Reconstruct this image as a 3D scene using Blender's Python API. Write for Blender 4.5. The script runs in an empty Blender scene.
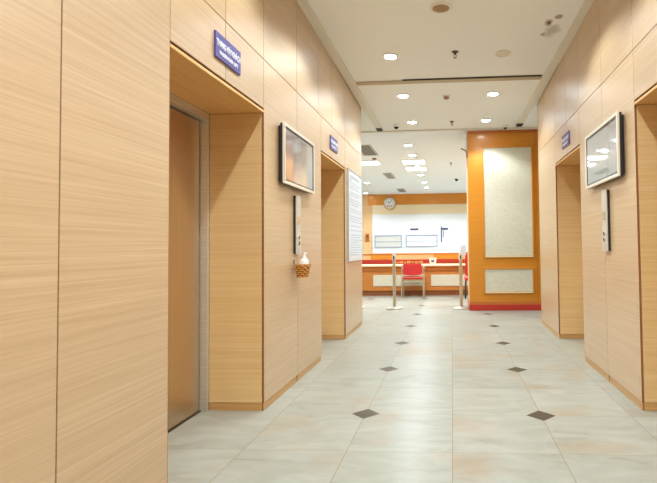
import bpy, bmesh, math, random
from mathutils import Matrix, Vector
random.seed(4)
S = bpy.context.scene
COL = S.collection
PI = math.pi

# ------------------------------------------------------------------ helpers
def link(o):
    COL.objects.link(o)
    return o

def obj(name, bm, mat, parent=None, smooth=False, bevel=0.0, loc=None):
    me = bpy.data.meshes.new(name)
    if bevel:
        bmesh.ops.remove_doubles(bm, verts=bm.verts, dist=1e-6)
    bmesh.ops.recalc_face_normals(bm, faces=bm.faces)
    bm.to_mesh(me)
    bm.free()
    if smooth:
        for p in me.polygons:
            p.use_smooth = True
    mats = mat if isinstance(mat, (list, tuple)) else [mat]
    for m in mats:
        me.materials.append(m)
    o = link(bpy.data.objects.new(name, me))
    if parent:
        o.parent = parent
    if loc:
        o.location = loc
    if bevel:
        b = o.modifiers.new('bevel', 'BEVEL')
        b.width = bevel
        b.segments = 2
        b.limit_method = 'ANGLE'
    if smooth:
        e = o.modifiers.new('edge', 'EDGE_SPLIT')
        e.split_angle = math.radians(40)
    return o

def thing(name, label, cat, loc=(0, 0, 0), rotz=0.0, group=None):
    o = link(bpy.data.objects.new(name, None))
    o.empty_display_size = 0.1
    o.location = loc
    o.rotation_euler = (0, 0, rotz)
    tag(o, label, cat, group)
    return o

def tag(o, label, cat, group=None):
    o['label'] = label
    o['category'] = cat
    if group:
        o['group'] = group
    return o

def struct(o):
    o['kind'] = 'structure'
    return o

def dup(root, loc, label=None, rotz=None):
    r = root.copy()
    link(r)
    r.location = loc
    if rotz is not None:
        r.rotation_euler = (0, 0, rotz)
    if label:
        r['label'] = label
    for ch in list(root.children):
        c = ch.copy()
        link(c)
        c.parent = r
        for g in list(ch.children):
            d = g.copy()
            link(d)
            d.parent = c
    return r

def BM():
    return bmesh.new()

def hexa(bm, p):
    """eight corners: bottom ring then top ring"""
    v = [bm.verts.new(c) for c in p]
    for f in ((3, 2, 1, 0), (4, 5, 6, 7), (0, 1, 5, 4), (1, 2, 6, 5), (2, 3, 7, 6), (3, 0, 4, 7)):
        bm.faces.new([v[i] for i in f])
    return bm

def box(bm, x0, x1, y0, y1, z0, z1):
    x0, x1 = min(x0, x1), max(x0, x1)
    return hexa(bm, [(x0, y0, z0), (x1, y0, z0), (x1, y1, z0), (x0, y1, z0),
                     (x0, y0, z1), (x1, y0, z1), (x1, y1, z1), (x0, y1, z1)])

def ceil_z(y):
    return 3.37 - 0.03 * (y - 4.0)

def upbox(bm, x0, x1, y0, y1, z0, drop=0.002):
    """box whose top follows the ceiling"""
    x0, x1 = min(x0, x1), max(x0, x1)
    a, b = ceil_z(y0) - drop, ceil_z(y1) - drop
    return hexa(bm, [(x0, y0, z0), (x1, y0, z0), (x1, y1, z0), (x0, y1, z0),
                     (x0, y0, a), (x1, y0, a), (x1, y1, b), (x0, y1, b)])

def lathe(bm, prof, n=24, c=(0, 0, 0), axis='Z', caps=True):
    """prof: list of (r, h) from bottom to top; closed with caps where r > 0"""
    rings = []
    for r, h in prof:
        ring = []
        for i in range(n):
            a = 2 * PI * i / n
            p = (r * math.cos(a), r * math.sin(a), h)
            if axis == 'Y':
                p = (p[0], p[2], p[1])
            if axis == 'X':
                p = (p[2], p[0], p[1])
            ring.append(bm.verts.new((p[0] + c[0], p[1] + c[1], p[2] + c[2])))
        rings.append(ring)
    for a, b in zip(rings, rings[1:]):
        for i in range(n):
            j = (i + 1) % n
            bm.faces.new((a[i], a[j], b[j], b[i]))
    if caps and prof[0][0] > 1e-5:
        bm.faces.new(rings[0][::-1])
    if caps and prof[-1][0] > 1e-5:
        bm.faces.new(rings[-1])
    return bm

def tube(bm, pts, r, n=10):
    """tube of radius r along a polyline"""
    P = [Vector(p) for p in pts]
    rings = []
    up = Vector((0.123, 0.456, 0.88)).normalized()
    for i, p in enumerate(P):
        t = (P[min(i + 1, len(P) - 1)] - P[max(i - 1, 0)]).normalized()
        s = t.cross(up).normalized()
        w = s.cross(t).normalized()
        rings.append([bm.verts.new(p + r * (math.cos(2 * PI * k / n) * s + math.sin(2 * PI * k / n) * w)) for k in range(n)])
    for a, b in zip(rings, rings[1:]):
        for k in range(n):
            j = (k + 1) % n
            bm.faces.new((a[k], a[j], b[j], b[k]))
    bm.faces.new(rings[0][::-1])
    bm.faces.new(rings[-1])
    return bm

def arc(c, r, a0, a1, n, plane='YZ'):
    out = []
    for i in range(n + 1):
        a = a0 + (a1 - a0) * i / n
        u, v = r * math.cos(a), r * math.sin(a)
        out.append((c[0], c[1] + u, c[2] + v) if plane == 'YZ' else (c[0] + u, c[1], c[2] + v))
    return out

def text_bm(body, size, depth=0.0008, squeeze=1.0):
    cu = bpy.data.curves.new('lettering', 'FONT')
    cu.body = body
    cu.size = size
    cu.extrude = depth
    cu.align_x = 'CENTER'
    cu.align_y = 'CENTER'
    cu.offset = size * 0.018
    o = link(bpy.data.objects.new('lettering', cu))
    dg = bpy.context.evaluated_depsgraph_get()
    me = bpy.data.meshes.new_from_object(o.evaluated_get(dg))
    bm = BM()
    bm.from_mesh(me)
    bpy.data.objects.remove(o)
    bpy.data.curves.remove(cu)
    bpy.data.meshes.remove(me)
    bmesh.ops.scale(bm, vec=(squeeze, 1, 1), verts=bm.verts)
    return bm

# ------------------------------------------------------------------ materials
def srgb(r, g, b):
    f = lambda c: (c / 255 / 12.92) if c / 255 <= 0.04045 else ((c / 255 + 0.055) / 1.055) ** 2.4
    return (f(r), f(g), f(b), 1)

def mat(name, col, rough=0.5, metal=0.0, spec=0.5, coat=0.0, emit=None, estr=0.0, noise=0.0, nscale=(8, 8, 8), coat_rough=0.1):
    m = bpy.data.materials.new(name)
    m.use_nodes = True
    nt = m.node_tree
    b = nt.nodes['Principled BSDF']
    b.inputs['Base Color'].default_value = col
    b.inputs['Roughness'].default_value = rough
    b.inputs['Metallic'].default_value = metal
    b.inputs['Specular IOR Level'].default_value = spec
    b.inputs['Coat Weight'].default_value = coat
    b.inputs['Coat Roughness'].default_value = coat_rough
    if emit:
        b.inputs['Emission Color'].default_value = emit
        b.inputs['Emission Strength'].default_value = estr
    if noise:
        tc = nt.nodes.new('ShaderNodeTexCoord')
        mp = nt.nodes.new('ShaderNodeMapping')
        mp.inputs['Scale'].default_value = nscale
        nz = nt.nodes.new('ShaderNodeTexNoise')
        nz.inputs['Scale'].default_value = 1.0
        nz.inputs['Detail'].default_value = 5
        rp = nt.nodes.new('ShaderNodeValToRGB')
        rp.color_ramp.elements[0].position = 0.3
        rp.color_ramp.elements[1].position = 0.7
        rp.color_ramp.elements[0].color = tuple(c * (1 - noise) for c in col[:3]) + (1,)
        rp.color_ramp.elements[1].color = tuple(min(1, c * (1 + noise)) for c in col[:3]) + (1,)
        nt.links.new(tc.outputs['Object'], mp.inputs['Vector'])
        nt.links.new(mp.outputs['Vector'], nz.inputs['Vector'])
        nt.links.new(nz.outputs['Fac'], rp.inputs['Fac'])
        nt.links.new(rp.outputs['Color'], b.inputs['Base Color'])
    return m

def wood(name, dark, mid, light, scale, rough=0.42, coat=0.25, coat_rough=0.3, random_tint=0.05, coat_ior=1.5):
    m = bpy.data.materials.new(name)
    m.use_nodes = True
    nt = m.node_tree
    N, L = nt.nodes, nt.links
    b = N['Principled BSDF']
    b.inputs['Roughness'].default_value = rough
    b.inputs['Coat Weight'].default_value = coat
    b.inputs['Coat Roughness'].default_value = coat_rough
    b.inputs['Coat IOR'].default_value = coat_ior
    tc = N.new('ShaderNodeTexCoord')
    oi = N.new('ShaderNodeObjectInfo')
    sh = N.new('ShaderNodeVectorMath')
    sh.operation = 'MULTIPLY_ADD'
    cmb = N.new('ShaderNodeCombineXYZ')
    for k in range(3):
        L.new(oi.outputs['Random'], cmb.inputs[k])
    sh.inputs[1].default_value = (7.3, 5.1, 3.7)
    L.new(cmb.outputs[0], sh.inputs[0])
    L.new(tc.outputs['Object'], sh.inputs[2])
    facs = []
    for sc, det in ((scale, 4.0), (tuple(2.6 * s for s in scale), 2.0)):
        mp = N.new('ShaderNodeMapping')
        mp.inputs['Scale'].default_value = sc
        nz = N.new('ShaderNodeTexNoise')
        nz.inputs['Scale'].default_value = 1.0
        nz.inputs['Detail'].default_value = det
        nz.inputs['Roughness'].default_value = 0.6
        nz.inputs['Distortion'].default_value = 0.4
        L.new(sh.outputs[0], mp.inputs['Vector'])
        L.new(mp.outputs[0], nz.inputs['Vector'])
        facs.append(nz.outputs['Fac'])
    mx = N.new('ShaderNodeMath')
    mx.operation = 'MULTIPLY_ADD'
    mx.inputs[1].default_value = 0.45
    L.new(facs[1], mx.inputs[0])
    m2 = N.new('ShaderNodeMath')
    m2.operation = 'MULTIPLY'
    m2.inputs[1].default_value = 0.55
    L.new(facs[0], m2.inputs[0])
    L.new(m2.outputs[0], mx.inputs[2])
    rp = N.new('ShaderNodeValToRGB')
    e = rp.color_ramp.elements
    e[0].position, e[0].color = 0.34, dark
    e[1].position, e[1].color = 0.66, light
    k = e.new(0.5)
    k.color = mid
    L.new(mx.outputs[0], rp.inputs['Fac'])
    hv = N.new('ShaderNodeHueSaturation')
    ra = N.new('ShaderNodeMapRange')
    ra.inputs['To Min'].default_value = 1 - random_tint
    ra.inputs['To Max'].default_value = 1 + random_tint
    L.new(oi.outputs['Random'], ra.inputs['Value'])
    L.new(ra.outputs[0], hv.inputs['Value'])
    L.new(rp.outputs['Color'], hv.inputs['Color'])
    L.new(hv.outputs['Color'], b.inputs['Base Color'])
    bp = N.new('ShaderNodeBump')
    bp.inputs['Strength'].default_value = 0.04
    bp.inputs['Distance'].default_value = 0.002
    L.new(mx.outputs[0], bp.inputs['Height'])
    L.new(bp.outputs[0], b.inputs['Normal'])
    return m

TILE, ROW0 = 0.6, 3.30

def floor_material():
    m = bpy.data.materials.new('marble_tiles')
    m.use_nodes = True
    nt = m.node_tree
    N, L = nt.nodes, nt.links
    b = N['Principled BSDF']
    tc = N.new('ShaderNodeTexCoord')
    sp = N.new('ShaderNodeSeparateXYZ')
    L.new(tc.outputs['Object'], sp.inputs[0])

    def M(op, a, c=None, d=None):
        n = N.new('ShaderNodeMath')
        n.operation = op
        for i, v in enumerate((a, c, d)):
            if v is None:
                continue
            if isinstance(v, (int, float)):
                n.inputs[i].default_value = v
            else:
                L.new(v, n.inputs[i])
        return n.outputs[0]
    x, y = sp.outputs['X'], M('SUBTRACT', sp.outputs['Y'], ROW0)
    u, v = M('DIVIDE', x, TILE), M('DIVIDE', y, TILE)
    # distance to the nearest joint
    du = M('MULTIPLY', M('ABSOLUTE', M('SUBTRACT', M('FRACT', M('ADD', u, 0.5)), 0.5)), TILE)
    dv = M('MULTIPLY', M('ABSOLUTE', M('SUBTRACT', M('FRACT', M('ADD', v, 0.5)), 0.5)), TILE)
    joint = M('MAXIMUM', M('LESS_THAN', du, 0.0019), M('MULTIPLY', M('LESS_THAN', dv, 0.0016), 0.75))
    # dark diamonds at every second crossing
    ex = M('MULTIPLY', M('ABSOLUTE', M('SUBTRACT', M('FRACT', M('ADD', M('MULTIPLY', M('ADD', u, 1.0), 0.5), 0.5)), 0.5)), 2 * TILE)
    ey = M('MULTIPLY', M('ABSOLUTE', M('SUBTRACT', M('FRACT', M('ADD', M('MULTIPLY', v, 0.5), 0.5)), 0.5)), 2 * TILE)
    dia = M('LESS_THAN', M('ADD', ex, ey), 0.099)
    inside = M('MAXIMUM', M('LESS_THAN', M('ABSOLUTE', x), 1.25), M('GREATER_THAN', sp.outputs['Y'], 7.3))
    dia = M('MULTIPLY', dia, inside)
    # tint per tile
    fu, fv = M('FLOOR', u), M('FLOOR', v)
    cx = N.new('ShaderNodeCombineXYZ')
    L.new(fu, cx.inputs[0])
    L.new(fv, cx.inputs[1])
    wn = N.new('ShaderNodeTexWhiteNoise')
    wn.noise_dimensions = '2D'
    L.new(cx.outputs[0], wn.inputs['Vector'])
    # veins: each tile reads a different bit of the stone
    ad = N.new('ShaderNodeVectorMath')
    ad.operation = 'MULTIPLY_ADD'
    ad.inputs[1].default_value = (9.0, 9.0, 9.0)
    L.new(wn.outputs['Color'], ad.inputs[0])
    L.new(tc.outputs['Object'], ad.inputs[2])
    mp = N.new('ShaderNodeMapping')
    mp.inputs['Scale'].default_value = (1.7, 4.5, 1)
    mp.inputs['Rotation'].default_value = (0, 0, 0.25)
    L.new(ad.outputs[0], mp.inputs[0])
    nz = N.new('ShaderNodeTexNoise')
    nz.inputs['Scale'].default_value = 1.4
    nz.inputs['Detail'].default_value = 7
    nz.inputs['Roughness'].default_value = 0.62
    nz.inputs['Distortion'].default_value = 1.2
    L.new(mp.outputs[0], nz.inputs['Vector'])
    rp = N.new('ShaderNodeValToRGB')
    e = rp.color_ramp.elements
    e[0].position, e[0].color = 0.22, srgb(134, 130, 116)
    e[1].position, e[1].color = 0.75, srgb(166, 163, 151)
    k = e.new(0.40)
    k.color = srgb(151, 148, 134)
    k = e.new(0.55)
    k.color = srgb(158, 155, 142)
    L.new(nz.outputs['Fac'], rp.inputs['Fac'])
    # warm stains here and there
    nz2 = N.new('ShaderNodeTexNoise')
    nz2.inputs['Scale'].default_value = 1.7
    nz2.inputs['Detail'].default_value = 3
    L.new(ad.outputs[0], nz2.inputs['Vector'])
    st = N.new('ShaderNodeMapRange')
    st.inputs['From Min'].default_value = 0.56
    st.inputs['From Max'].default_value = 0.74
    L.new(nz2.outputs['Fac'], st.inputs['Value'])
    mw = N.new('ShaderNodeMixRGB')
    mw.inputs['Color2'].default_value = srgb(158, 132, 100)
    L.new(M('MULTIPLY', st.outputs[0], 0.55), mw.inputs['Fac'])
    L.new(rp.outputs['Color'], mw.inputs['Color1'])
    hv = N.new('ShaderNodeHueSaturation')
    mr = N.new('ShaderNodeMapRange')
    mr.inputs['To Min'].default_value = 0.95
    mr.inputs['To Max'].default_value = 1.05
    L.new(wn.outputs['Value'], mr.inputs['Value'])
    L.new(mr.outputs[0], hv.inputs['Value'])
    L.new(mw.outputs['Color'], hv.inputs['Color'])
    mj = N.new('ShaderNodeMixRGB')
    mj.inputs['Color2'].default_value = srgb(132, 112, 86)
    L.new(joint, mj.inputs['Fac'])
    L.new(hv.outputs['Color'], mj.inputs['Color1'])
    md = N.new('ShaderNodeMixRGB')
    md.inputs['Color2'].default_value = srgb(78, 66, 50)
    L.new(dia, md.inputs['Fac'])
    L.new(mj.outputs['Color'], md.inputs['Color1'])
    L.new(md.outputs['Color'], b.inputs['Base Color'])
    rr = N.new('ShaderNodeMapRange')
    rr.inputs['To Min'].default_value = 0.26
    rr.inputs['To Max'].default_value = 0.38
    L.new(nz.outputs['Fac'], rr.inputs['Value'])
    L.new(rr.outputs[0], b.inputs['Roughness'])
    b.inputs['Specular IOR Level'].default_value = 0.13
    return m

def ceiling_material():
    """off white paint with one water-damaged patch"""
    m = mat('ceiling_paint', srgb(243, 242, 238), 0.8, spec=0.2)
    nt = m.node_tree
    N, L = nt.nodes, nt.links
    b = N['Principled BSDF']
    tc = N.new('ShaderNodeTexCoord')
    nz = N.new('ShaderNodeTexNoise')
    nz.inputs['Scale'].default_value = 9
    nz.inputs['Detail'].default_value = 3
    L.new(tc.outputs['Object'], nz.inputs['Vector'])
    prev = None
    for (cx, cy, rx, ry, col, amt) in ((1.06, 4.86, 0.085, 0.16, srgb(168, 150, 124), 0.55),
                                       (1.00, 4.70, 0.045, 0.075, srgb(120, 82, 50), 1.0),
                                       (1.075, 4.58, 0.04, 0.05, srgb(140, 118, 92), 0.8),
                                       (0.985, 4.93, 0.028, 0.045, srgb(148, 130, 106), 0.7)):
        mp = N.new('ShaderNodeMapping')
        mp.inputs['Location'].default_value = (-cx / rx, -cy / ry, 0)
        mp.inputs['Scale'].default_value = (1 / rx, 1 / ry, 0)
        L.new(tc.outputs['Object'], mp.inputs[0])
        ln = N.new('ShaderNodeVectorMath')
        ln.operation = 'LENGTH'
        L.new(mp.outputs[0], ln.inputs[0])
        ad = N.new('ShaderNodeMath')
        ad.operation = 'MULTIPLY_ADD'
        ad.inputs[1].default_value = 1.6
        L.new(nz.outputs['Fac'], ad.inputs[0])
        L.new(ln.outputs['Value'], ad.inputs[2])
        mr = N.new('ShaderNodeMapRange')
        mr.inputs['From Min'].default_value = 1.9
        mr.inputs['From Max'].default_value = 1.2
        mr.inputs['To Max'].default_value = amt
        L.new(ad.outputs[0], mr.inputs['Value'])
        mx = N.new('ShaderNodeMixRGB')
        mx.inputs['Color2'].default_value = col
        if prev is None:
            mx.inputs['Color1'].default_value = srgb(243, 242, 238)
        else:
            L.new(prev, mx.inputs['Color1'])
        L.new(mr.outputs[0], mx.inputs['Fac'])
        prev = mx.outputs['Color']
    L.new(prev, b.inputs['Base Color'])
    return m

W_WALL = wood('beech_laminate', srgb(186, 151, 109), srgb(198, 164, 123), srgb(208, 176, 137), (0.7, 0.7, 62), rough=0.42, coat=1.0, coat_rough=0.38, coat_ior=1.75, random_tint=0.03)
W_LINE = wood('beech_lining', srgb(212, 170, 114), srgb(221, 182, 126), srgb(227, 192, 138), (0.7, 0.7, 62), coat=0.1, coat_rough=0.35)
W_SOFF = wood('beech_soffit', srgb(218, 164, 98), srgb(228, 176, 110), srgb(234, 188, 124), (40, 0.7, 0.7), coat=0.1, coat_rough=0.35)
W_KICK = wood('beech_kickboard', srgb(182, 136, 80), srgb(196, 150, 92), srgb(206, 162, 104), (1, 1, 50), coat=0.1)
M_GAP = mat('dark_joint', srgb(74, 50, 34), 0.8)
M_CORE = mat('backing_board', srgb(58, 40, 28), 0.85)
M_EDGE = mat('brown_edging', srgb(150, 92, 50), 0.6)
M_FLOOR = floor_material()
M_CEIL = ceiling_material()
M_LCEIL = mat('lobby_ceiling_paint', srgb(236, 240, 246), 0.8, spec=0.2)
M_STRIP = mat('cream_metal_strip', srgb(228, 222, 208), 0.55)
M_TANST = mat('tan_strip', srgb(186, 168, 140), 0.6)
M_BLACK = mat('black_slot', srgb(34, 30, 27), 0.6)
M_STEEL = mat('brushed_steel', srgb(226, 222, 214), 0.42, metal=0.75, noise=0.08, nscale=(3, 3, 120))
M_DOORST = mat('bronze_steel', srgb(216, 194, 166), 0.34, metal=1.0, noise=0.04, nscale=(2, 120, 2))
M_CHROME = mat('chrome', srgb(214, 210, 202), 0.12, metal=1.0)
M_BLUE = mat('blue_sign_face', srgb(84, 76, 146), 0.35, coat=0.3)
M_WHITE = mat('white_print', srgb(240, 240, 240), 0.5)
M_BEZEL = mat('champagne_bezel', srgb(236, 228, 212), 0.3, metal=0.2)
M_TVSIDE = mat('black_casing', srgb(40, 36, 34), 0.45)
M_SCREEN = mat('dark_glass_screen', srgb(206, 206, 206), 0.05, metal=0.65)
M_GLASSRIM = mat('black_screen_rim', srgb(120, 116, 118), 0.1, metal=0.6)
M_LENS = mat('lamp_lens', (1, 1, 1, 1), 0.4, emit=(0.82, 0.93, 1.0, 1), estr=85.0)
M_PANEL = mat('lit_diffuser', (1, 1, 1, 1), 0.5, emit=(1.0, 0.99, 0.97, 1), estr=3.5)
M_RING = mat('white_trim_ring', srgb(232, 228, 218), 0.45)
M_GRILLE = mat('tan_grille', srgb(168, 134, 100), 0.7, noise=0.15, nscale=(90, 90, 90))
M_DIML = mat('unlit_lens', srgb(222, 210, 188), 0.4)
M_VENT = mat('grey_vent', srgb(176, 172, 166), 0.5)
M_VDARK = mat('vent_inside', srgb(92, 88, 86), 0.8)
M_BRASS = mat('brown_brass', srgb(96, 76, 56), 0.4, metal=0.6)
M_DOME = mat('smoked_dome', srgb(30, 30, 34), 0.1, spec=0.6)
M_ORANGE = mat('orange_panel_wood', srgb(212, 134, 32), 0.4, coat=0.25, noise=0.05, nscale=(2, 2, 24))
M_ORDARK = mat('orange_brown_edge', srgb(196, 112, 40), 0.45)
M_COUNTER = mat('amber_counter_wood', srgb(196, 122, 50), 0.45, noise=0.05, nscale=(2, 2, 24))
M_BASE = mat('satin_base_metal', srgb(178, 166, 148), 0.5, metal=0.3)
M_TAN = mat('tan_wood', srgb(224, 180, 128), 0.45, noise=0.05, nscale=(2, 2, 30))
M_STONE = mat('cream_stone_panel', srgb(216, 207, 184), 0.45, noise=0.06, nscale=(14, 14, 40))
M_MOLD = mat('cream_moulding', srgb(238, 214, 164), 0.4)
M_RED = mat('red_paint', srgb(190, 50, 34), 0.45)
M_REDF = mat('red_fabric', srgb(198, 40, 38), 0.8, noise=0.08, nscale=(200, 200, 200))
M_PLINTH = mat('brown_plinth', srgb(136, 78, 38), 0.5)
M_WBOARD = mat('white_wall_board', srgb(226, 228, 230), 0.35)
M_GREYB = mat('grey_blue_frame', srgb(150, 156, 176), 0.4)
M_PANE = mat('grey_glass_pane', srgb(206, 204, 196), 0.12)
M_NAVY = mat('navy_print', srgb(62, 66, 108), 0.5)
M_GOLD = mat('gold_print', srgb(224, 164, 84), 0.4, metal=0.3)
M_CREAMW = mat('cream_wall_paint', srgb(232, 226, 214), 0.7)
M_WICKER = wood('wicker', srgb(120, 70, 28), srgb(212, 142, 62), srgb(240, 178, 92), (70, 70, 90), rough=0.6, coat=0.0)
M_PLASTIC = mat('white_plastic', srgb(240, 238, 232), 0.3)
M_PAPER = mat('printed_paper', srgb(214, 217, 222), 0.4, coat=0.2)
M_INK = mat('grey_ink', srgb(176, 179, 186), 0.6)
M_ALU = mat('aluminium_edge', srgb(206, 206, 204), 0.35, metal=0.5)
M_FRAME = mat('champagne_tube', srgb(206, 188, 160), 0.3, metal=0.7)
M_SEATW = mat('tan_chair_wood', srgb(176, 128, 78), 0.5)
M_BADGE = mat('dark_orange_enamel', srgb(176, 92, 34), 0.4)

# ------------------------------------------------------------------ the lift lobby's two panelled walls
XL, XR = -1.335, 1.312
Y_BACK, G, T = -4.0, 0.003, 0.012
Z_KICK, Z_HEAD, Z_JOINT = 0.058, 2.155, 2.53
REC = 0.402          # depth of the wood lining
DEEP = 0.462          # where the lift doors stand

def build_wall(side, X, end, portals, low_seams, up_seams):
    s = -1 if side == 'left' else 1          # direction into the wall
    root = link(bpy.data.objects.new('wall_' + side, None))
    struct(root)
    def px(a, b):
        return (X + s * a, X + s * b)
    # dark backing board behind the cladding, one slab per stretch between portals
    cuts = [Y_BACK] + [c for a, b in portals for c in (a - 0.02, b + 0.02)] + [end]
    for a, b in zip(cuts[0::2], cuts[1::2]):
        bm = BM()
        upbox(bm, *px(T, 0.95), a, b - (0.002 if b == end else 0), 0.0)
        obj('backing', bm, M_CORE, root)
    for a, b in portals:
        bm = BM()
        upbox(bm, *px(T, 0.95), a - 0.0195, b + 0.0195, Z_HEAD + 0.012)
        obj('backing', bm, M_CORE, root)
        bm = BM()
        box(bm, *px(DEEP + 0.06, 0.95), a, b, 0.0, Z_HEAD + 0.012)
        obj('backing', bm, M_CORE, root)
    # the wall's return into the far lobby
    bm = BM()
    upbox(bm, *px(0.0, 4.7), end - 0.10, end, 0.0)
    bm.free()
    bm = BM()
    upbox(bm, *px(0.951, 4.7), end - 0.2, end, 0.0)
    obj('return_wall', bm, M_CREAMW, root)
    # cladding, low row
    for a, b in zip(low_seams, low_seams[1:]):
        over = any(a >= p - 1e-4 and b <= q + 1e-4 for p, q in portals)
        bm = BM()
        box(bm, *px(0, T - 0.0005), a + G, b - G, (Z_HEAD + 0.016) if over else Z_KICK, Z_JOINT - G)
        obj('cladding_panel', bm, W_WALL, root, bevel=0.0012)
    for a, b in zip(up_seams, up_seams[1:]):
        bm = BM()
        upbox(bm, *px(0, T - 0.0005), a + G * .9, b - G * .9, Z_JOINT + G, drop=0.012)
        obj('cladding_panel', bm, W_WALL, root, bevel=0.0012)
    # portal linings, with a brown edge band where the cladding meets each opening
    for a, b in portals:
        for y0 in (a - 0.0026, b + 0.0006):
            bm = BM()
            box(bm, *px(0.0003, T - 0.001), y0, y0 + 0.002, Z_KICK, Z_HEAD + 0.01)
            obj('edge_band', bm, M_EDGE, root)
        for y0, y1 in ((a - 0.018, a + 0.001), (b - 0.001, b + 0.018)):
            bm = BM()
            box(bm, *px(T + 0.004, REC), y0, y1, Z_KICK, Z_HEAD - 0.018)
            obj('jamb_lining', bm, W_LINE, root, bevel=0.001)
            bm = BM()
            box(bm, *px(0.016, REC), (y0 + 0.003) if y0 > a + .1 else y0, y1 if y0 > a + .1 else (y1 - 0.003), 0.001, Z_KICK - 0.002)
            obj('jamb_kickboard', bm, W_KICK, root)
        bm = BM()
        box(bm, *px(0.0, REC), a + 0.0015, b - 0.0015, Z_HEAD - 0.017, Z_HEAD)
        obj('soffit_lining', bm, W_SOFF, root)
    # kickboards along the wall
    n = 0
    for a, b in zip(low_seams, low_seams[1:]):
        if any(a >= p - 1e-4 and b <= q + 1e-4 for p, q in portals):
            continue
        bm = BM()
        box(bm, *px(0.005, T - 0.0005), a + 0.008, b - 0.016, 0.001, Z_KICK - 0.003)
        struct(obj('baseboard_' + side, bm, W_KICK))
    return root

L_PORT = [(2.185, 3.330), (4.83, 5.92)]
R_PORT = [(2.28, 3.412), (4.85, 5.975)]
L_END, R_END = 7.05, 7.12
back = [Y_BACK, -3.45, -2.9, -2.25, -1.6, -0.98, -0.35, 0.28, 0.915, 1.55]
wl = build_wall('left', XL, L_END, L_PORT, back + [2.185, 2.75, 3.330, 4.07, 4.83, 5.28, 5.92, L_END],
                back + [2.185, 2.75, 3.33, 4.065, 4.75, 5.28, 5.92, L_END])
wr = build_wall('right', XR, R_END, R_PORT, back[:-1] + [1.6, 2.28, 2.85, 3.412, 4.125, 4.85, 5.39, 5.975, R_END],
                back[:-1] + [1.6, 2.28, 2.85, 3.42, 4.14, 4.85, 5.387, 5.97, 6.63, R_END])

# lift doors in the portals
def lift_door(n, side, X, a, b):
    s = -1 if side == 'left' else 1
    root = struct(link(bpy.data.objects.new('door_%d' % n, None)))
    def px(p, q):
        return (X + s * p, X + s * q)
    F = 0.024
    zt = Z_HEAD - 0.018
    bm = BM()
    box(bm, *px(REC + .001, DEEP + 0.03), a + 0.001, a + F, 0.0, zt)
    obj('door_jamb', bm, M_STEEL, root, bevel=0.002)
    bm = BM()
    box(bm, *px(REC + .001, DEEP + 0.03), b - F, b - 0.001, 0.0, zt)
    obj('door_jamb', bm, M_STEEL, root, bevel=0.002)
    bm = BM()
    box(bm, *px(REC + .001, DEEP + 0.03), a + F, b - F, zt - 0.05, zt)
    obj('door_head', bm, M_STEEL, root)
    bm = BM()
    box(bm, *px(DEEP - 0.012, DEEP + 0.03), a + F, b - F, 0.0005, 0.006)
    obj('sill', bm, M_BRASS, root)
    mid = (a + b) / 2
    for y0, y1 in ((a + F + 0.010, mid - 0.0015), (mid + 0.0015, b - F - 0.010)):
        bm = BM()
        box(bm, *px(DEEP, DEEP + 0.03), y0, y1, 0.008, zt - 0.060)
        obj('door_leaf', bm, M_DOORST, root, bevel=0.002)
    bm = BM()
    box(bm, *px(DEEP + 0.031, DEEP + 0.055), a + 0.002, b - 0.002, 0.006, zt)
    obj('shaft_lining', bm, M_BLACK, root)
for n, (side, X, p) in enumerate((('left', XL, L_PORT[0]), ('left', XL, L_PORT[1]), ('right', XR, R_PORT[0]), ('right', XR, R_PORT[1])), 1):
    lift_door(n, side, X, *p)

# ------------------------------------------------------------------ floor, ceilings, other walls
LX0, LX1, FAR = -6.0, 6.0, 18.62
bm = BM()
box(bm, LX0, LX1, Y_BACK - 0.1, FAR, -0.08, 0.0)
struct(obj('floor', bm, M_FLOOR))
Y_EDGE = 8.46
bm = BM()
a, b = ceil_z(Y_BACK - .1), ceil_z(Y_EDGE)
hexa(bm, [(LX0, Y_BACK - .1, a), (LX1, Y_BACK - .1, a), (LX1, Y_EDGE, b), (LX0, Y_EDGE, b),
          (LX0, Y_BACK - .1, a + .1), (LX1, Y_BACK - .1, a + .1), (LX1, Y_EDGE, b + .1), (LX0, Y_EDGE, b + .1)])
struct(obj('ceiling', bm, M_CEIL))
Z_LOB = 3.22
bm = BM()
box(bm, LX0, LX1, Y_EDGE + 0.001, FAR, Z_LOB, Z_LOB + 0.1)
struct(obj('ceiling_lobby', bm, M_LCEIL))
bm = BM()
box(bm, LX0, LX1, Y_EDGE - 0.06, Y_EDGE, ceil_z(Y_EDGE) - 0.022, ceil_z(Y_EDGE) - 0.001)
struct(obj('trim_1', bm, M_STRIP))
bm = BM()
box(bm, -2.3, 2.3, Y_BACK - 0.1, Y_BACK, 0, ceil_z(Y_BACK) - .003)
struct(obj('wall_near', bm, M_CREAMW))
for nm, x0, x1 in (('wall_lobby_left', LX0 - .1, LX0), ('wall_lobby_right', LX1, LX1 + .1)):
    bm = BM()
    box(bm, x0, x1, 6.8, FAR, 0, 3.3)
    struct(obj(nm, bm, M_CREAMW))
# far wall of the lobby: cream field, orange header, white board
wb = struct(link(bpy.data.objects.new('wall_back', None)))
bm = BM(); box(bm, LX0, LX1, FAR, FAR + .1, 0, 3.3); obj('field', bm, M_TAN, wb)
bm = BM(); box(bm, -3.3, LX1, FAR - .04, FAR - .001, 2.80, 3.219); obj('header', bm, M_ORANGE, wb)
bm = BM(); box(bm, -3.12, LX1, FAR - .03, FAR - .001, 2.42, 2.799); obj('cream_band', bm, mat('cream_band_paint', srgb(238, 218, 182), 0.6), wb)
bm = BM(); box(bm, -3.12, LX1, FAR - .05, FAR - .001, 0.88, 2.419); obj('white_board', bm, M_WBOARD, wb)

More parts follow.
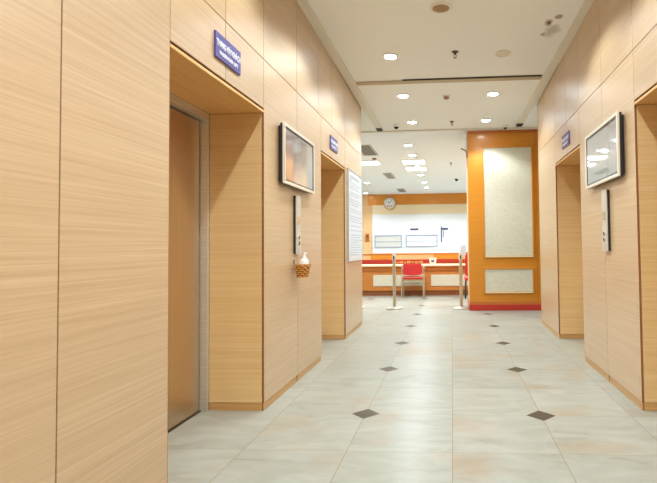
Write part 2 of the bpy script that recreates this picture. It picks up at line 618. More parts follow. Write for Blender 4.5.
# slot strips along both wall heads
def strip(n, s, x_in4, slope, y1):
    root = struct(link(bpy.data.objects.new('trim_%d' % n, None)))
    f = lambda y: x_in4 + slope * (y - 4)
    y0, w = Y_BACK, 0.105
    bm = BM()
    c = []
    for z_off in (-0.022, -0.0005):
        for y, o in ((y0, 0), (y0, 1), (y1, 1), (y1, 0)):
            c.append((s * (f(y) + o * w), y, ceil_z(y) + z_off))
    hexa(bm, c)
    obj('strip', bm, M_STRIP, root)
    bm = BM()
    box(bm, s * (f(y1) + .004), s * (f(y1) + w - .004), y1 + .001, y1 + 0.20, ceil_z(y1) - 0.030, ceil_z(y1) - 0.012)
    obj('slot_end', bm, M_BLACK, root)
strip(2, -1, 1.247, -0.014, 8.15)
strip(3, 1, 1.240, -0.022, 8.1)
tr = struct(link(bpy.data.objects.new('trim_4', None)))
zb = ceil_z(6.1)
bm = BM(); box(bm, -1.208, 1.185, 6.055, 6.16, zb - 0.012, zb - 0.002); obj('cross_strip', bm, M_TANST, tr)
bm = BM(); box(bm, -0.6, 1.18, 6.020, 6.054, zb - 0.006, zb - 0.001); obj('slot', bm, M_BLACK, tr)

# ------------------------------------------------------------------ lamps
def spot(x, y, z, watts, size=127, blend=0.4, col=(0.80, 0.925, 1.0), rad=0.05):
    l = bpy.data.lights.new('downlight_lamp', 'SPOT')
    l.energy = watts
    l.spot_size = math.radians(size)
    l.spot_blend = blend
    l.shadow_soft_size = rad
    l.color = col
    o = link(bpy.data.objects.new('downlight_lamp', l))
    o.location = (x, y, z)
    return o

def downlight(x, y, z, label, group, lit=True, r=0.068):
    t = thing('downlight', label, 'ceiling light', (x, y, z), 0, group)
    bm = BM()
    lathe(bm, [(r, -0.002), (r + 0.002, -0.010), (r + 0.016, -0.008), (r + 0.022, -0.001)], 28)
    obj('trim_ring', bm, M_RING, t, smooth=True)
    bm = BM()
    lathe(bm, [(r - 0.001, -0.007), (r - 0.001, -0.003)], 28)
    obj('lens', bm, M_LENS if lit else M_DIML, t)
    return t

W1 = 84.0
rows = [-3.25, -1.95, -0.65, 0.65, 1.95, 3.25]
names = {5.31: 'nearest', 6.63: 'middle', 7.93: 'far'}
for y in (-2.4, -1.1, 0.2, 1.5, 2.75, 4.03):      # the same row of lamps, behind and above the frame
    for x in (-0.64, 0.615):
        spot(x, y, ceil_z(y) - 0.03, W1)
for x, y, lit, lb in ((-0.66, 5.32, True, 'round lit downlight in front of the ceiling slot, nearest bright lamp on the left'),
                      (0.618, 5.36, False, 'round unlit downlight with a cream lens near the right wall'),
                      (-0.652, 6.63, True, 'round lit downlight just beyond the ceiling slot on the left side'),
                      (0.616, 6.66, True, 'round lit downlight just beyond the ceiling slot on the right side'),
                      (-0.632, 7.92, True, 'round lit downlight beside the small camera at the far left of the corridor ceiling'),
                      (0.602, 7.93, True, 'round lit downlight above the orange pillar')):
    downlight(x, y, ceil_z(y), lb, 'downlights in the corridor ceiling', lit)
    if lit:
        spot(x, y, ceil_z(y) - 0.03, W1)
far_labels = ['round lit downlight nearest in the far white ceiling', 'round lit downlight second in the far row, before the square panels',
              'round lit downlight beside the second square panel', 'round lit downlight just past the square panels',
              'round lit downlight second from the far wall', 'round lit downlight nearest the far wall in its row']
for (y, lb) in zip((9.57, 10.65, 12.19, 13.61, 15.2, 16.6), far_labels):
    downlight(-0.855, y, Z_LOB, lb, 'downlights in the far lobby ceiling', True, 0.075)
for x, y, lb in ((-2.69, 15.1, 'small lit downlight beside the second grey vent'), (-3.25, 17.9, 'lit downlight close above the tan wall strip')):
    downlight(x, y, Z_LOB, lb, 'downlights in the far lobby ceiling', True, 0.075)
for x in (-3.3, -0.855, 1.6, 4.0):
    for y in (9.6, 12.2, 14.4, 16.6):
        spot(x, y, Z_LOB - 0.03, 222, size=150, col=(0.80, 0.925, 1.0), rad=0.08)

def troffer(x0, x1, y0, y1, lb):
    t = thing('panel_light', lb, 'ceiling light', ((x0 + x1) / 2, (y0 + y1) / 2, Z_LOB), 0, 'square panel lights in the far ceiling')
    w, d = (x1 - x0) / 2, (y1 - y0) / 2
    bm = BM()
    for a in ((-w, w, -d, -d + .02), (-w, w, d - .02, d), (-w, -w + .02, -d + .0201, d - .0201), (w - .02, w, -d + .0201, d - .0201)):
        box(bm, *a, -0.014, -0.001)
    obj('frame', bm, M_RING, t)
    bm = BM()
    box(bm, -w + .021, w - .021, -d + .021, d - .021, -0.009, -0.002)
    obj('diffuser', bm, M_PANEL, t)
troffer(-1.18, -0.60, 11.2, 11.75, 'nearer square lit panel beside the row of far downlights')
troffer(-1.2, -0.63, 12.25, 12.78, 'farther square lit panel just behind the nearer one')
troffer(-2.3, -1.72, 11.2, 11.75, 'square lit panel beyond the first grey vent, at the left')

# ------------------------------------------------------------------ ceiling fittings
def on_ceiling(y):
    return ceil_z(y) if y < Y_EDGE else Z_LOB

t = thing('ceiling_speaker', 'round ceiling speaker with a tan grille and cream rim at the top of the frame', 'speaker', (-0.06, 4.32, ceil_z(4.32)))
bm = BM(); lathe(bm, [(0.078, -0.006), (0.082, -0.014), (0.098, -0.010), (0.106, 0.0005)], 32); obj('rim', bm, M_RING, t, smooth=True)
bm = BM(); lathe(bm, [(0.0, -0.013), (0.05, -0.012), (0.0775, -0.008), (0.0775, -0.004)], 32); obj('grille', bm, M_GRILLE, t, smooth=True)

def sprinkler(x, y, lb):
    t = thing('sprinkler', lb, 'sprinkler', (x, y, on_ceiling(y)), 0, 'fire sprinklers on the ceiling')
    bm = BM(); lathe(bm, [(0.036, -0.006), (0.040, 0.0005)], 20); obj('escutcheon', bm, M_BRASS, t)
    bm = BM(); lathe(bm, [(0.011, -0.035), (0.013, -0.007)], 12); obj('stem', bm, M_BRASS, t)
    bm = BM(); tube(bm, [(-.012, 0, -.034), (-.017, 0, -.048), (-.004, 0, -.062)], 0.0035, 6)
    tube(bm, [(.012, 0, -.034), (.017, 0, -.048), (.004, 0, -.062)], 0.0035, 6); obj('yoke', bm, M_BRASS, t)
    bm = BM(); lathe(bm, [(0.018, -0.068), (0.006, -0.062)], 14); obj('deflector', bm, M_BRASS, t)
sprinkler(0.076, 5.27, 'small brass sprinkler in front of the ceiling slot, below the round speaker')
sprinkler(0.037, 7.95, 'small brass sprinkler at the far end of the corridor ceiling')
sprinkler(0.01, 11.76, 'tiny sprinkler in the far white ceiling, right of the square panels')

t = thing('smoke_detector', 'small tan square detector between the two lit downlights beyond the slot', 'detector', (-0.04, 6.70, ceil_z(6.70)))
bm = BM(); box(bm, -.055, .055, -.05, .05, -0.014, 0.004); obj('base', bm, M_RING, t, bevel=.003)
bm = BM(); lathe(bm, [(0.026, -0.045), (0.036, -0.038), (0.040, -0.0145)], 20); obj('sensor_head', bm, M_GRILLE, t, smooth=True)

def ceiling_camera(x, y, lb, s=1.0):
    t = thing('security_camera', lb, 'camera', (x, y, on_ceiling(y)), 0, 'small security cameras on the ceiling')
    bm = BM(); lathe(bm, [(0.035 * s, -0.012), (0.04 * s, 0.003)], 18); obj('mount', bm, M_PLASTIC, t, smooth=True)
    bm = BM(); lathe(bm, [(0.045 * s, -0.04), (0.045 * s, -0.0125)], 18); obj('housing', bm, M_PLASTIC, t, smooth=True)
    bm = BM(); lathe(bm, [(0.001, -0.078 * s - .005), (0.022 * s, -0.072 * s), (0.038 * s, -0.056 * s), (0.043 * s, -0.0405)], 18); obj('dome', bm, M_DOME, t, smooth=True)
ceiling_camera(-0.917, 8.05, 'small white camera with a dark dome left of the farthest corridor downlights')
ceiling_camera(0.966, 8.28, 'small white camera with a dark dome beside the dark slot end above the pillar', 0.85)
ceiling_camera(0.174, 14.4, 'small dark dome camera in the far white ceiling near the pillar', 1.3)

def vent(x0, x1, y0, y1, lb):
    t = thing('ceiling_vent', lb, 'vent', ((x0 + x1) / 2, (y0 + y1) / 2, Z_LOB), 0, 'long grey air vents in the far ceiling')
    w, d = (x1 - x0) / 2, (y1 - y0) / 2
    bm = BM()
    for a in ((-w, w, -d, -d + .025), (-w, w, d - .025, d), (-w, -w + .025, -d + .0251, d - .0251), (w - .025, w, -d + .0251, d - .0251)):
        box(bm, *a, -0.016, -0.001)
    obj('frame', bm, M_VENT, t)
    bm = BM(); box(bm, -w + .026, w - .026, -d + .026, d - .026, -.005, -.001); obj('backing', bm, M_VDARK, t)
    bm = BM()
    n = 5
    for k in range(n):
        c = -w + .04 + (2 * w - .08) * k / (n - 1)
        box(bm, c - .010, c + .010, -d + .0255, d - .0255, -.013, -.006)
    obj('louvre', bm, M_VENT, t)
vent(-1.95, -1.61, 9.45, 10.5, 'nearest and largest grey louvred vent past the left wall end')
vent(-1.90, -1.66, 13.15, 14.2, 'middle grey louvred vent beyond the left wall end')
vent(-1.95, -1.68, 16.8, 17.8, 'farthest grey louvred vent above the clock')
t = thing('smoke_detector', 'small round detector just behind the nearest grey vent', 'detector', (-1.77, 10.9, Z_LOB))
bm = BM(); lathe(bm, [(0.03, -0.045), (0.045, -0.035), (0.052, 0.002)], 18); obj('head', bm, M_GRILLE, t, smooth=True)

# ------------------------------------------------------------------ things on the lift walls
def face_frame(o, X, s, y, z):
    """turn local X->along wall, local Y->up, local Z->out of wall"""
    # left wall (s=-1) faces +x: reading direction is +y ; right wall faces -x: reading direction is -y
    out = Vector((-s, 0, 0))
    up = Vector((0, 0, 1))
    right = up.cross(out)
    m = Matrix((right, up, out)).transposed().to_4x4()
    m.translation = Vector((X, y, z))
    o.matrix_world = m
    return o

def wall_thing(name, label, cat, X, s, y, z, group=None):
    t = thing(name, label, cat, group=group)
    return face_frame(t, X, s, y, z)

def lift_sign(X, s, y, z, lb):
    t = wall_thing('lift_sign', lb, 'sign', X, s, y, z, 'blue signs over the lifts')
    w, h = 0.162, 0.075
    bm = BM(); box(bm, -w, w, -h, h, 0.0005, 0.012); obj('plate', bm, M_BLUE, t, bevel=.002)
    for body, sz, sq, yy in (('THANG MÁY KHÁCH', 0.053, 0.60, 0.013), ('PASSENGER LIFT', 0.031, 1.05, -0.038)):
        bm = text_bm(body, sz, squeeze=sq)
        bmesh.ops.translate(bm, vec=(0, yy, 0.0130), verts=bm.verts)
        obj('lettering', bm, M_WHITE, t)
    bm = BM()
    g, i = 0.005, 0.0015
    for a in ((-w + g, w - g, h - g - i, h - g), (-w + g, w - g, -h + g, -h + g + i), (-w + g, -w + g + i, -h + g, h - g), (w - g - i, w - g, -h + g, h - g)):
        box(bm, *a, 0.0121, 0.0126)
    obj('border', bm, mat('pale_violet_line', srgb(140, 130, 190), 0.4), t)
lift_sign(XL, -1, 2.768, 2.339, 'blue sign with white lettering over the nearest lift opening on the left')
lift_sign(XL, -1, 5.35, 2.338, 'blue sign with white lettering over the far lift opening on the left wall')
lift_sign(XR, 1, 5.40, 2.330, 'blue sign with white lettering over the far lift opening on the right wall')

def wall_screen(X, s, y, z, w, h, lb):
    t = wall_thing('wall_screen', lb, 'screen', X, s, y, z, 'wall screens above the call panels')
    bm = BM(); box(bm, -w + .02, w - .02, -h + .02, h - .02, 0.0005, 0.018); obj('bracket', bm, M_TVSIDE, t)
    bm = BM(); box(bm, -w + .002, w - .002, -h + .002, h - .002, 0.0185, 0.040); obj('casing', bm, M_TVSIDE, t, bevel=.006)
    bm = BM()
    # bevelled front frame with an opening
    b = 0.024
    for a in ((-w, w, h - b, h), (-w, w, -h, -h + b), (-w, -w + b, -h + b, h - b), (w - b, w, -h + b, h - b)):
        box(bm, *a, 0.0405, 0.058)
    bmesh.ops.remove_doubles(bm, verts=bm.verts, dist=1e-5)
    obj('bezel', bm, M_BEZEL, t, bevel=.004)
    bm = BM()
    c = 0.014
    W, H = w - b - .0005, h - b - .0005
    for a in ((-W, W, H - c, H), (-W, W, -H, -H + c), (-W, -W + c, -H + c, H - c), (W - c, W, -H + c, H - c)):
        box(bm, *a, 0.041, 0.054)
    obj('inner_rim', bm, M_GLASSRIM, t)
    bm = BM(); box(bm, -W + c + .0005, W - c - .0005, -H + c + .0005, H - c - .0005, 0.041, 0.050); obj('glass', bm, M_SCREEN, t)
wall_screen(XL, -1, 4.005, 1.90, 0.405, 0.240, 'thin glossy screen in a champagne frame on the left wall')
wall_screen(XR, 1, 4.03, 1.905, 0.43, 0.242, 'thin glossy screen in a champagne frame on the right wall')

def call_panel(X, s, y, z, w, h, lb):
    t = wall_thing('call_panel', lb, 'lift call panel', X, s, y, z, 'lift call panels under the screens')
    bm = BM(); box(bm, -w + .004, w - .004, -h + .004, h - .004, 0.0005, 0.020); obj('back_box', bm, M_TVSIDE, t)
    bm = BM(); box(bm, -w, w, -h, h, 0.0205, 0.030); obj('face_plate', bm, M_STEEL, t, bevel=.002)
    bm = BM(); box(bm, -w * .6, w * .6, h * .02, h * .28, 0.0301, 0.032); obj('display', bm, M_CHROME, t)
    for k, zz in enumerate((-0.42, -0.62)):
        bm = BM(); lathe(bm, [(0.020, 0.030), (0.020, 0.036), (0.015, 0.038)], 18, c=(0, zz * h, 0)); o = obj('call_button', bm, M_CHROME, t, smooth=True)
        bm = BM(); lathe(bm, [(0.0125, 0.0381), (0.0125, 0.0388)], 16, c=(0, zz * h, 0)); obj('button_face', bm, M_TVSIDE, o)
    bm = BM(); box(bm, -w * .55, w * .55, -h * .95, -h * .78, 0.0301, 0.033); obj('key_cover', bm, M_ALU, t, bevel=.001)
call_panel(XL, -1, 4.02, 1.353, 0.058, 0.253, 'tall steel lift call panel above the wicker basket')
call_panel(XR, 1, 4.04, 1.353, 0.062, 0.256, 'tall steel lift call panel on the right wall')

# wicker basket with a pump bottle
BY = 3.965
t = thing('wicker_basket', 'small orange wicker basket hung on the left wall below the call panel', 'basket', (XL + 0.079, BY, 0.905))
bm = BM()
n, rowsn = 14, 6
for k in range(rowsn):                                 # woven rounds
    z = 0.010 + 0.0175 * k
    r = 0.041 + 0.021 * k / (rowsn - 1)
    pts = []
    for i in range(n * 4 + 1):
        a = 2 * PI * i / (n * 4)
        rr = r + 0.006 * math.cos(n / 2 * a + (PI if k % 2 else 0))
        pts.append((rr * math.cos(a), rr * math.sin(a), z))
    tube(bm, pts, 0.0072, 8)
obj('weave', bm, M_WICKER, t, smooth=True)
bm = BM(); lathe(bm, [(0.040, 0.0065), (0.0600, 0.106)], 24, caps=False); obj('liner', bm, mat('brown_liner', srgb(74, 42, 20), 0.8), t, smooth=True)
bm = BM(); lathe(bm, [(0.045, 0.0), (0.045, 0.006)], 24); obj('bottom', bm, M_WICKER, t)
bm = BM()
tube(bm, [(0.066 * math.cos(2 * PI * i / 30), 0.066 * math.sin(2 * PI * i / 30), 0.108) for i in range(31)], 0.0065, 8)
obj('rim', bm, M_SEATW, t, smooth=True)
bm = BM(); tube(bm, [(-0.070, 0.0, 0.10), (-0.076, 0.0, 0.13), (-0.077, 0.012, 0.15)], 0.004, 6); obj('hook', bm, M_BRASS, t)

t = thing('pump_bottle', 'white hand gel pump bottle standing in the wicker basket', 'bottle', (XL + 0.090, BY + .012, 0.913))
bm = BM(); lathe(bm, [(0.030, 0), (0.034, 0.004), (0.037, 0.03), (0.038, 0.120), (0.034, 0.140), (0.015, 0.150), (0.014, 0.1555)], 24); obj('body', bm, M_PLASTIC, t, smooth=True)
bm = BM(); lathe(bm, [(0.016, 0.156), (0.016, 0.172), (0.008, 0.175), (0.007, 0.186)], 16); obj('collar', bm, M_PLASTIC, t, smooth=True)
bm = BM(); box(bm, -0.009, 0.009, -0.012, 0.040, 0.1865, 0.200); obj('pump_head', bm, M_PLASTIC, t, bevel=.003)

# notice board on the far left wall
t = wall_thing('notice_board', 'tall white printed notice board at the far end of the left wall', 'notice board', XL, -1, 6.50, 1.575)
w, h = 0.45, 0.595
bm = BM(); box(bm, -w, w, -h, h, 0.0005, 0.020); obj('sheet', bm, M_PAPER, t)
bm = BM()
for a in ((-w - .012, w + .012, h, h + .012), (-w - .012, w + .012, -h - .012, -h), (-w - .012, -w, -h, h), (w, w + .012, -h, h)):
    box(bm, *a, 0.0005, 0.026)
obj('frame', bm, M_ALU, t)
bm = BM()
box(bm, -0.25, 0.25, 0.50, 0.535, .0201, .0206)
box(bm, -0.33, -0.27, 0.46, 0.54, .0201, .0206)
yy = 0.43
while yy > -0.54:
    xx = -0.37 + random.random() * .06
    lim = random.choice((0.36, 0.36, 0.2, 0.3))
    while xx < lim:
        l = random.uniform(.03, .10)
        box(bm, xx, min(xx + l, .39), yy, yy + 0.014, .0201, .0206)
        xx += l + 0.018
    yy -= random.choice((0.034, 0.034, 0.06))
o = obj('print', bm, M_INK, t)
o['kind'] = 'stuff'

# ------------------------------------------------------------------ the orange pillar at the corridor's end
PX0, PX1, PY0, PY1, PZ = 0.318, 1.74, 8.53, 9.35, 3.205
t = thing('pillar', 'tall orange pillar with cream inset panels and a red foot at the corridor end', 'pillar', (0, 0, 0))
bm = BM(); box(bm, PX0, PX1, PY0, PY1, 0.165, PZ); obj('shaft', bm, M_ORANGE, t)
bm = BM(); box(bm, PX0 - .012, PX1, PY0 - .014, PY1, 0.001, 0.105); obj('red_foot', bm, M_RED, t, bevel=.004)
bm = BM(); box(bm, PX0 - .008, PX1, PY0 - .010, PY1, 0.1055, 0.1645); obj('brown_band', bm, M_ORDARK, t, bevel=.004)
bm = BM(); box(bm, PX0 - .004, PX1, PY0 - .02, PY1, PZ - 0.03, PZ + .012); obj('cornice', bm, M_ORDARK, t, bevel=.004)
def inset(x0, x1, z0, z1, nm):
    bm = BM(); box(bm, x0, x1, PY0 - .006, PY0 - .0005, z0, z1); p = obj(nm, bm, M_STONE, t)
    bm = BM()
    m = 0.028
    for a in ((x0 - m, x1 + m, z1, z1 + m), (x0 - m, x1 + m, z0 - m, z0), (x0 - m, x0, z0, z1), (x1, x1 + m, z0, z1)):
        box(bm, a[0], a[1], PY0 - .020, PY0 - .0005, a[2], a[3])
    obj('moulding', bm, M_MOLD if False else M_ORANGE, p, bevel=.005)
    bm = BM(); box(bm, x0 - .004, x1 + .004, PY0 - .026, PY0 - .0205, z0 - 0.022, z0 - 0.004); obj('sill', bm, M_MOLD, p, bevel=.004)
inset(0.600, 1.440, 0.965, 2.905, 'upper_panel')
inset(0.592, 1.428, 0.330, 0.735, 'lower_panel')
bm = BM(); box(bm, 1.508, 1.520, PY0 - .012, PY0 - .0005, 0.17, PZ - .035); obj('bead', bm, M_ORDARK, t)
bm = BM(); box(bm, PX0 - .006, PX0 - .0005, PY0 + .05, PY1 - .05, 0.17, PZ - .04); obj('side_panel', bm, M_TAN, t)

t = thing('wall_fixture', 'white slanted fitting with a dark clip at the top left corner of the orange pillar', 'fitting', (PX0 - .006, PY0 + .05, 2.95))
bm = BM()
hexa(bm, [(-.095, -.05, -.02), (-.03, -.05, -.06), (-.03, .05, -.06), (-.095, .05, -.02), (-.075, -.05, .235), (-.03, -.05, .20), (-.03, .05, .20), (-.075, .05, .235)])
obj('cover', bm, M_PLASTIC, t, bevel=.008)
bm = BM(); box(bm, -.029, -.0005, -.03, .03, .0, .16); obj('bracket', bm, M_ALU, t)
bm = BM(); tube(bm, [(-.115, 0, -.03), (-.08, 0, -.05), (-.03, 0, -.075), (-.012, 0, -.12), (-.010, 0, -.20)], .010, 8); obj('clip', bm, M_BRASS, t)

# ------------------------------------------------------------------ queue posts
t = thing('queue_post', 'steel queue post standing in front of the long counter, left of the red chair', 'queue post', (-1.072, 8.82, 0), 0, 'steel queue posts before the counter')
bm = BM(); lathe(bm, [(0.152, 0.0), (0.152, 0.014), (0.140, 0.024), (0.05, 0.036), (0.034, 0.044)], 32); obj('base', bm, M_BASE, t, smooth=True)
bm = BM(); lathe(bm, [(0.031, 0.0445), (0.031, 0.90)], 20); obj('post', bm, M_FRAME, t, smooth=True)
bm = BM(); lathe(bm, [(0.036, 0.9005), (0.036, 1.0), (0.028, 1.015)], 20); obj('belt_head', bm, M_STEEL, t, smooth=True)
bm = BM(); box(bm, -0.012, 0.012, -0.048, -0.0362, 0.915, 0.985); obj('belt_clip', bm, M_TVSIDE, t)
q0 = t
q1 = dup(q0, (0.166, 8.80, 0), 'steel queue post topped by a small white card, beside the orange pillar')
q2 = dup(q0, (-1.80, 8.98, 0), 'steel queue post almost hidden behind the left wall end')
bm = BM(); box(bm, -0.004, 0.104, 0.03, 0.036, 0.985, 1.165); obj('card', bm, M_PAPER, q1)
bm = BM(); box(bm, -0.006, 0.006, 0.02, 0.0295, 0.95, 1.12); obj('card_stem', bm, M_STEEL, q1)

# ------------------------------------------------------------------ service counter
CX0, CX1, CY = -3.2, 1.72, 11.16
t = thing('service_counter', 'long orange counter with cream panels and a pale top facing the corridor', 'counter')
bm = BM(); box(bm, CX0, CX1, CY, CY + 0.55, 0.116, 0.684); obj('body', bm, M_COUNTER, t)
bm = BM(); box(bm, CX0, CX1, CY + .01, CY + 0.55, 0.001, 0.115); obj('plinth', bm, M_PLINTH, t)
bm = BM(); box(bm, CX0, CX1, CY - .07, CY + 0.56, 0.685, 0.722); obj('countertop', bm, M_MOLD, t, bevel=.006)
bm = BM(); box(bm, CX0, CX1, CY - .03, CY - .0005, 0.60, 0.684); obj('apron', bm, M_ORDARK, t)
bm = BM(); box(bm, CX0, CX1, CY - .008, CY - .0005, 0.1165, 0.165); obj('lower_rail', bm, M_COUNTER, t)
for x0, x1 in ((-3.05, -2.16), (-1.86, -0.63), (-0.495, 0.60), (0.73, 1.6)):
    bm = BM(); box(bm, x0, x1, CY - .012, CY - .0005, 0.222, 0.487); obj('front_panel', bm, M_STONE, t, bevel=.003)

t = thing('back_partition', 'low staff partition with a red band and tan rail behind the long counter', 'partition', (0, 0, 0))
bm = BM(); box(bm, CX0, CX1, 11.93, 12.05, 0.001, 0.62); obj('base', bm, M_ORANGE, t)
bm = BM(); box(bm, CX0, CX1, 11.92, 12.05, 0.621, 0.825); obj('red_band', bm, M_RED, t)
bm = BM(); box(bm, CX0, CX1, 11.94, 12.05, 0.826, 0.955); obj('tan_panel', bm, M_TAN, t)
bm = BM(); box(bm, CX0, CX1, 11.91, 12.07, 0.9555, 0.985); obj('rail', bm, M_ORDARK, t, bevel=.004)
for x0, x1 in ((-2.05, -1.5), (-0.45, 0.2)):
    bm = BM(); box(bm, x0, x1, 11.93, 11.9395, 0.832, 0.948); obj('orange_panel', bm, M_ORANGE, t)
bm = BM()
xx = -1.42
while xx < -0.72:
    l = random.uniform(.04, .11)
    box(bm, xx, xx + l, 11.914, 11.9195, 0.73 + random.uniform(-.006, .02), 0.775 + random.uniform(-.01, .02))
    xx += l + 0.02
o = obj('gold_lettering', bm, M_GOLD, t)
o['kind'] = 'stuff'

# white pot on the counter
t = thing('pot', 'small white pot with a dark mark standing on the counter', 'pot', (-0.447, 11.22, 0.7225))
bm = BM(); lathe(bm, [(0.060, 0), (0.066, 0.008), (0.088, 0.150), (0.092, 0.158), (0.084, 0.158), (0.060, 0.02), (0.0, 0.018)], 28); obj('body', bm, M_PLASTIC, t, smooth=True)
bm = BM(); box(bm, -0.035, 0.035, -0.086, -0.0795, 0.062, 0.100); obj('mark', bm, M_NAVY, t)

# red visitor chair in front of the counter
t = thing('visitor_chair', 'red visitor chair with champagne tube legs in front of the long counter', 'chair', (-0.885, 10.86, 0))
w = 0.245
bm = BM(); box(bm, -w + .02, w - .02, -0.22, 0.22, 0.415, 0.455); obj('seat', bm, M_REDF, t, bevel=.015)
bm = BM(); box(bm, -w + .015, w - .015, -0.235, 0.215, 0.395, 0.4145); obj('seat_board', bm, M_SEATW, t, bevel=.004)
bm = BM()
nx = 9
vs = []
for k in range(nx):                                   # curved padded backrest
    u = -1 + 2 * k / (nx - 1)
    yb = -0.23 - 0.03 * (1 - u * u)
    for (dy, z) in ((-.014, .505 + .02 * u * u), (.020, .505 + .02 * u * u), (.020, .765), (-.014, .765)):
        vs.append(bm.verts.new((u * 0.205, yb + dy, z)))
for k in range(nx - 1):
    for j in range(4):
        a, b = k * 4 + j, k * 4 + (j + 1) % 4
        bm.faces.new((vs[a], vs[b], vs[b + 4], vs[a + 4]))
bm.faces.new(vs[0:4]); bm.faces.new(vs[-4:][::-1])
obj('backrest', bm, M_REDF, t, bevel=.010)
bm = BM(); box(bm, -0.2, 0.2, -0.238, -0.222, 0.470, 0.500); obj('back_rail', bm, M_SEATW, t, bevel=.004)
for s in (-1, 1):
    bm = BM(); tube(bm, [(s * w, -0.25, 0.001), (s * w, -0.235, 0.35), (s * (w - .004), -0.225, 0.52), (s * (w - .010), -0.235, 0.70), (s * (w - .02), -.24, .745)], 0.014, 10); obj('rear_leg', bm, M_FRAME, t, smooth=True)
    bm = BM(); tube(bm, [(s * w, 0.22, 0.001), (s * w, 0.205, 0.40), (s * w, 0.20, 0.60), (s * w, 0.17, 0.635), (s * w, 0.10, 0.645), (s * (w + .002), -0.205, 0.640)], 0.013, 10); obj('front_leg', bm, M_FRAME, t, smooth=True)
    bm = BM(); box(bm, s * w - .022, s * w + .022, -0.16, 0.15, 0.6585, 0.678); obj('armrest', bm, M_SEATW, t, bevel=.005)
bm = BM(); tube(bm, [(-w + .015, -0.225, 0.385), (w - .015, -0.225, 0.385)], 0.009, 8); obj('stretcher', bm, M_FRAME, t, smooth=True)

# red chair mostly hidden behind the pillar
t = thing('office_chair', 'red high backed chair mostly hidden behind the orange pillar', 'chair', (0.505, 10.55, 0))
bm = BM(); box(bm, -0.23, 0.23, -0.22, 0.23, 0.40, 0.46); obj('seat', bm, M_REDF, t, bevel=.02)
bm = BM(); box(bm, -0.215, 0.215, -0.265, -0.225, 0.50, 1.02); obj('backrest', bm, M_REDF, t, bevel=.018)
bm = BM(); box(bm, -0.04, 0.04, -0.224, -0.20, 0.37, 0.85); obj('spine', bm, M_TVSIDE, t, bevel=.004)
for sx in (-1, 1):
    for sy in (-1, 1):
        bm = BM(); tube(bm, [(sx * .20, sy * .19, 0.399), (sx * .215, sy * .215, 0.001)], 0.014, 8); obj('leg', bm, M_TVSIDE, t, smooth=True)

# ------------------------------------------------------------------ things on the far wall
t = thing('wall_clock', 'round white wall clock with a brass rim on the orange header', 'clock', (-2.42, FAR - .0405, 2.86))
R = 0.25
bm = BM(); lathe(bm, [(R - .036, -.001), (R, -.001), (R, -0.05), (R - .03, -0.06), (R - .035, -.045), (R - .036, -.001)], 40, axis='Y', caps=False); obj('rim', bm, mat('gold_rim', srgb(196, 156, 96), 0.35, metal=0.5), t, smooth=True)
bm = BM(); lathe(bm, [(R - .034, -0.030), (R - .034, -0.036)], 40, axis='Y'); nd = len(bm.faces)
for k in range(12):
    a = 2 * PI * k / 12
    c, s_ = math.cos(a), math.sin(a)
    r0, r1, hw = 0.155, 0.195, 0.008
    p = [(c * r0 - s_ * hw, s_ * r0 + c * hw), (c * r1 - s_ * hw, s_ * r1 + c * hw), (c * r1 + s_ * hw, s_ * r1 - c * hw), (c * r0 + s_ * hw, s_ * r0 - c * hw)]
    hexa(bm, [(x, -.0385, z) for x, z in p] + [(x, -.0365, z) for x, z in p])
bm.faces.ensure_lookup_table()
for fc in bm.faces[nd:]:
    fc.material_index = 1
f = obj('dial', bm, [M_WBOARD, M_TVSIDE], t)
for nm, ang, ln, hw in (('hour_hand', -0.9, 0.11, .012), ('minute_hand', 0.5, 0.16, .008)):
    bm = BM()
    c, s_ = math.sin(ang), math.cos(ang)
    p = [(-s_ * hw, c * hw), (c * ln - s_ * hw, s_ * ln + c * hw), (c * ln + s_ * hw, s_ * ln - c * hw), (s_ * hw, -c * hw)]
    hexa(bm, [(x, -.043, z) for x, z in p] + [(x, -.040, z) for x, z in p])
    obj(nm, bm, M_TVSIDE, t)
bm = BM(); box(bm, -.12, .10, -.0392, -.0366, -.13, -.08); obj('dial_mark', bm, M_GOLD, f)

t = thing('alarm_box', 'small dark orange box on the tan wall strip beside the white board', 'box', (-3.33, FAR - .0005, 1.37))
bm = BM(); box(bm, -.07, .07, -.06, 0, .0, .30); obj('case', bm, M_BADGE, t, bevel=.01)
bm = BM(); lathe(bm, [(0.035, -.0605), (0.03, -.075)], 16, c=(0, 0, .2), axis='Y'); obj('button', bm, M_BRASS, t)

def service_window(x0, x1, z0, z1, lb, fm=M_GREYB, pm=M_PANE):
    t = thing('service_window', lb, 'service window', ((x0 + x1) / 2, FAR - .0505, z0), 0, 'service windows in the white board')
    w, h = (x1 - x0) / 2, z1 - z0
    bm = BM()
    for a in ((-w, w, h - .035, h), (-w, w, 0, .03), (-w, -w + .03, .03, h - .035), (w - .03, w, .03, h - .035)):
        box(bm, a[0], a[1], -.04, 0, a[2], a[3])
    obj('frame', bm, fm, t)
    bm = BM(); box(bm, -w + .031, w - .031, -.02, -.006, .031, h - .036); obj('pane', bm, pm, t)
    bm = BM(); box(bm, -w + .031, w - .031, -.032, -.0205, h * .45, h * .45 + .02); obj('glazing_bar', bm, fm, t)
service_window(-3.03, -1.96, 1.12, 1.605, 'left grey service window in the white far wall board')
service_window(-1.80, -0.56, 1.14, 1.60, 'right pale service window in the white far wall board', M_GREYB, M_WBOARD)
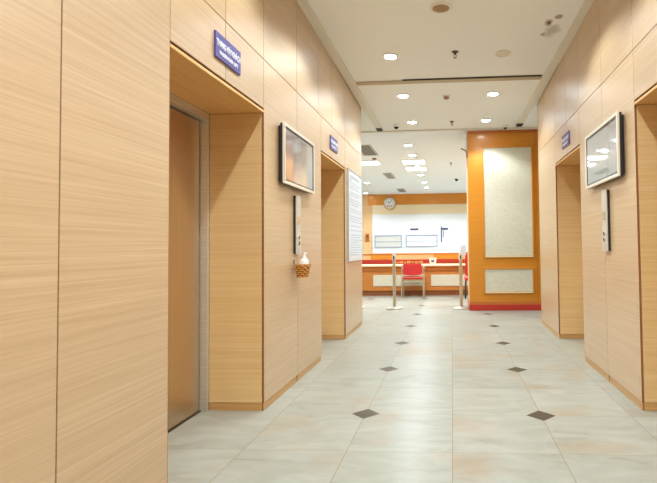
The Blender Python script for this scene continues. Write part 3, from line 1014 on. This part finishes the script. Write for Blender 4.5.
t = tag(obj('name_plate', box(BM(), -1.62, -1.30, FAR - .062, FAR - .0505, 1.79, 1.86), M_NAVY), 'small dark blue plate above the right service window', 'sign')
t = thing('post_sign', 'thin dark blue post with a small flag plate on the white far wall board', 'sign', (-0.40, FAR - .0505, 1.30))
bm = BM(); box(bm, -.02, .02, -.03, 0, 0, .62); obj('post', bm, M_NAVY, t)
bm = BM(); box(bm, .0205, .26, -.025, -.005, .49, .56); obj('plate', bm, M_NAVY, t)
bm = BM(); box(bm, .06, .10, -.025, -.005, .20, .45); obj('bracket', bm, M_GREYB, t)

# ------------------------------------------------------------------ camera
FPX, CXP, CYP, PITCH, YAW, ROLL = 474.45186, 421.95208, 230.93617, 0.03214814, 0.06319188, 0.01171099
Rz = Matrix.Rotation(YAW, 3, 'Z')
Rx = Matrix.Rotation(PITCH, 3, 'X')
Ry = Matrix.Rotation(ROLL, 3, 'Y')
Rm = Rz @ Rx @ Ry
right, fwd, up = Rm.col[0], Rm.col[1], Rm.col[2]
M4 = Matrix((right, up, -fwd)).transposed().to_4x4()
M4.translation = Vector((0.01416, 0.0, 1.15713))
cam = bpy.data.cameras.new('camera')
co = link(bpy.data.objects.new('camera', cam))
co.matrix_world = M4
cam.sensor_fit = 'HORIZONTAL'
cam.sensor_width = 36.0
cam.lens = FPX / 657.0 * 36.0
cam.shift_x = (328.5 - CXP) / 657.0
cam.shift_y = (CYP - 241.5) / 657.0
cam.clip_start = 0.02
S.camera = co

# ------------------------------------------------------------------ world and view
w = bpy.data.worlds.new('world')
S.world = w
w.use_nodes = True
w.node_tree.nodes['Background'].inputs['Color'].default_value = (0.9, 0.93, 1.0, 1)
w.node_tree.nodes['Background'].inputs['Strength'].default_value = 0.3
S.view_settings.view_transform = 'Standard'
S.view_settings.look = 'None'
S.view_settings.gamma = 1
S.view_settings.use_curve_mapping = False
S.view_settings.exposure = 0.1
S.cycles.use_denoising = True
S.cycles.max_bounces = 12
S.cycles.diffuse_bounces = 6
S.cycles.sample_clamp_indirect = 8
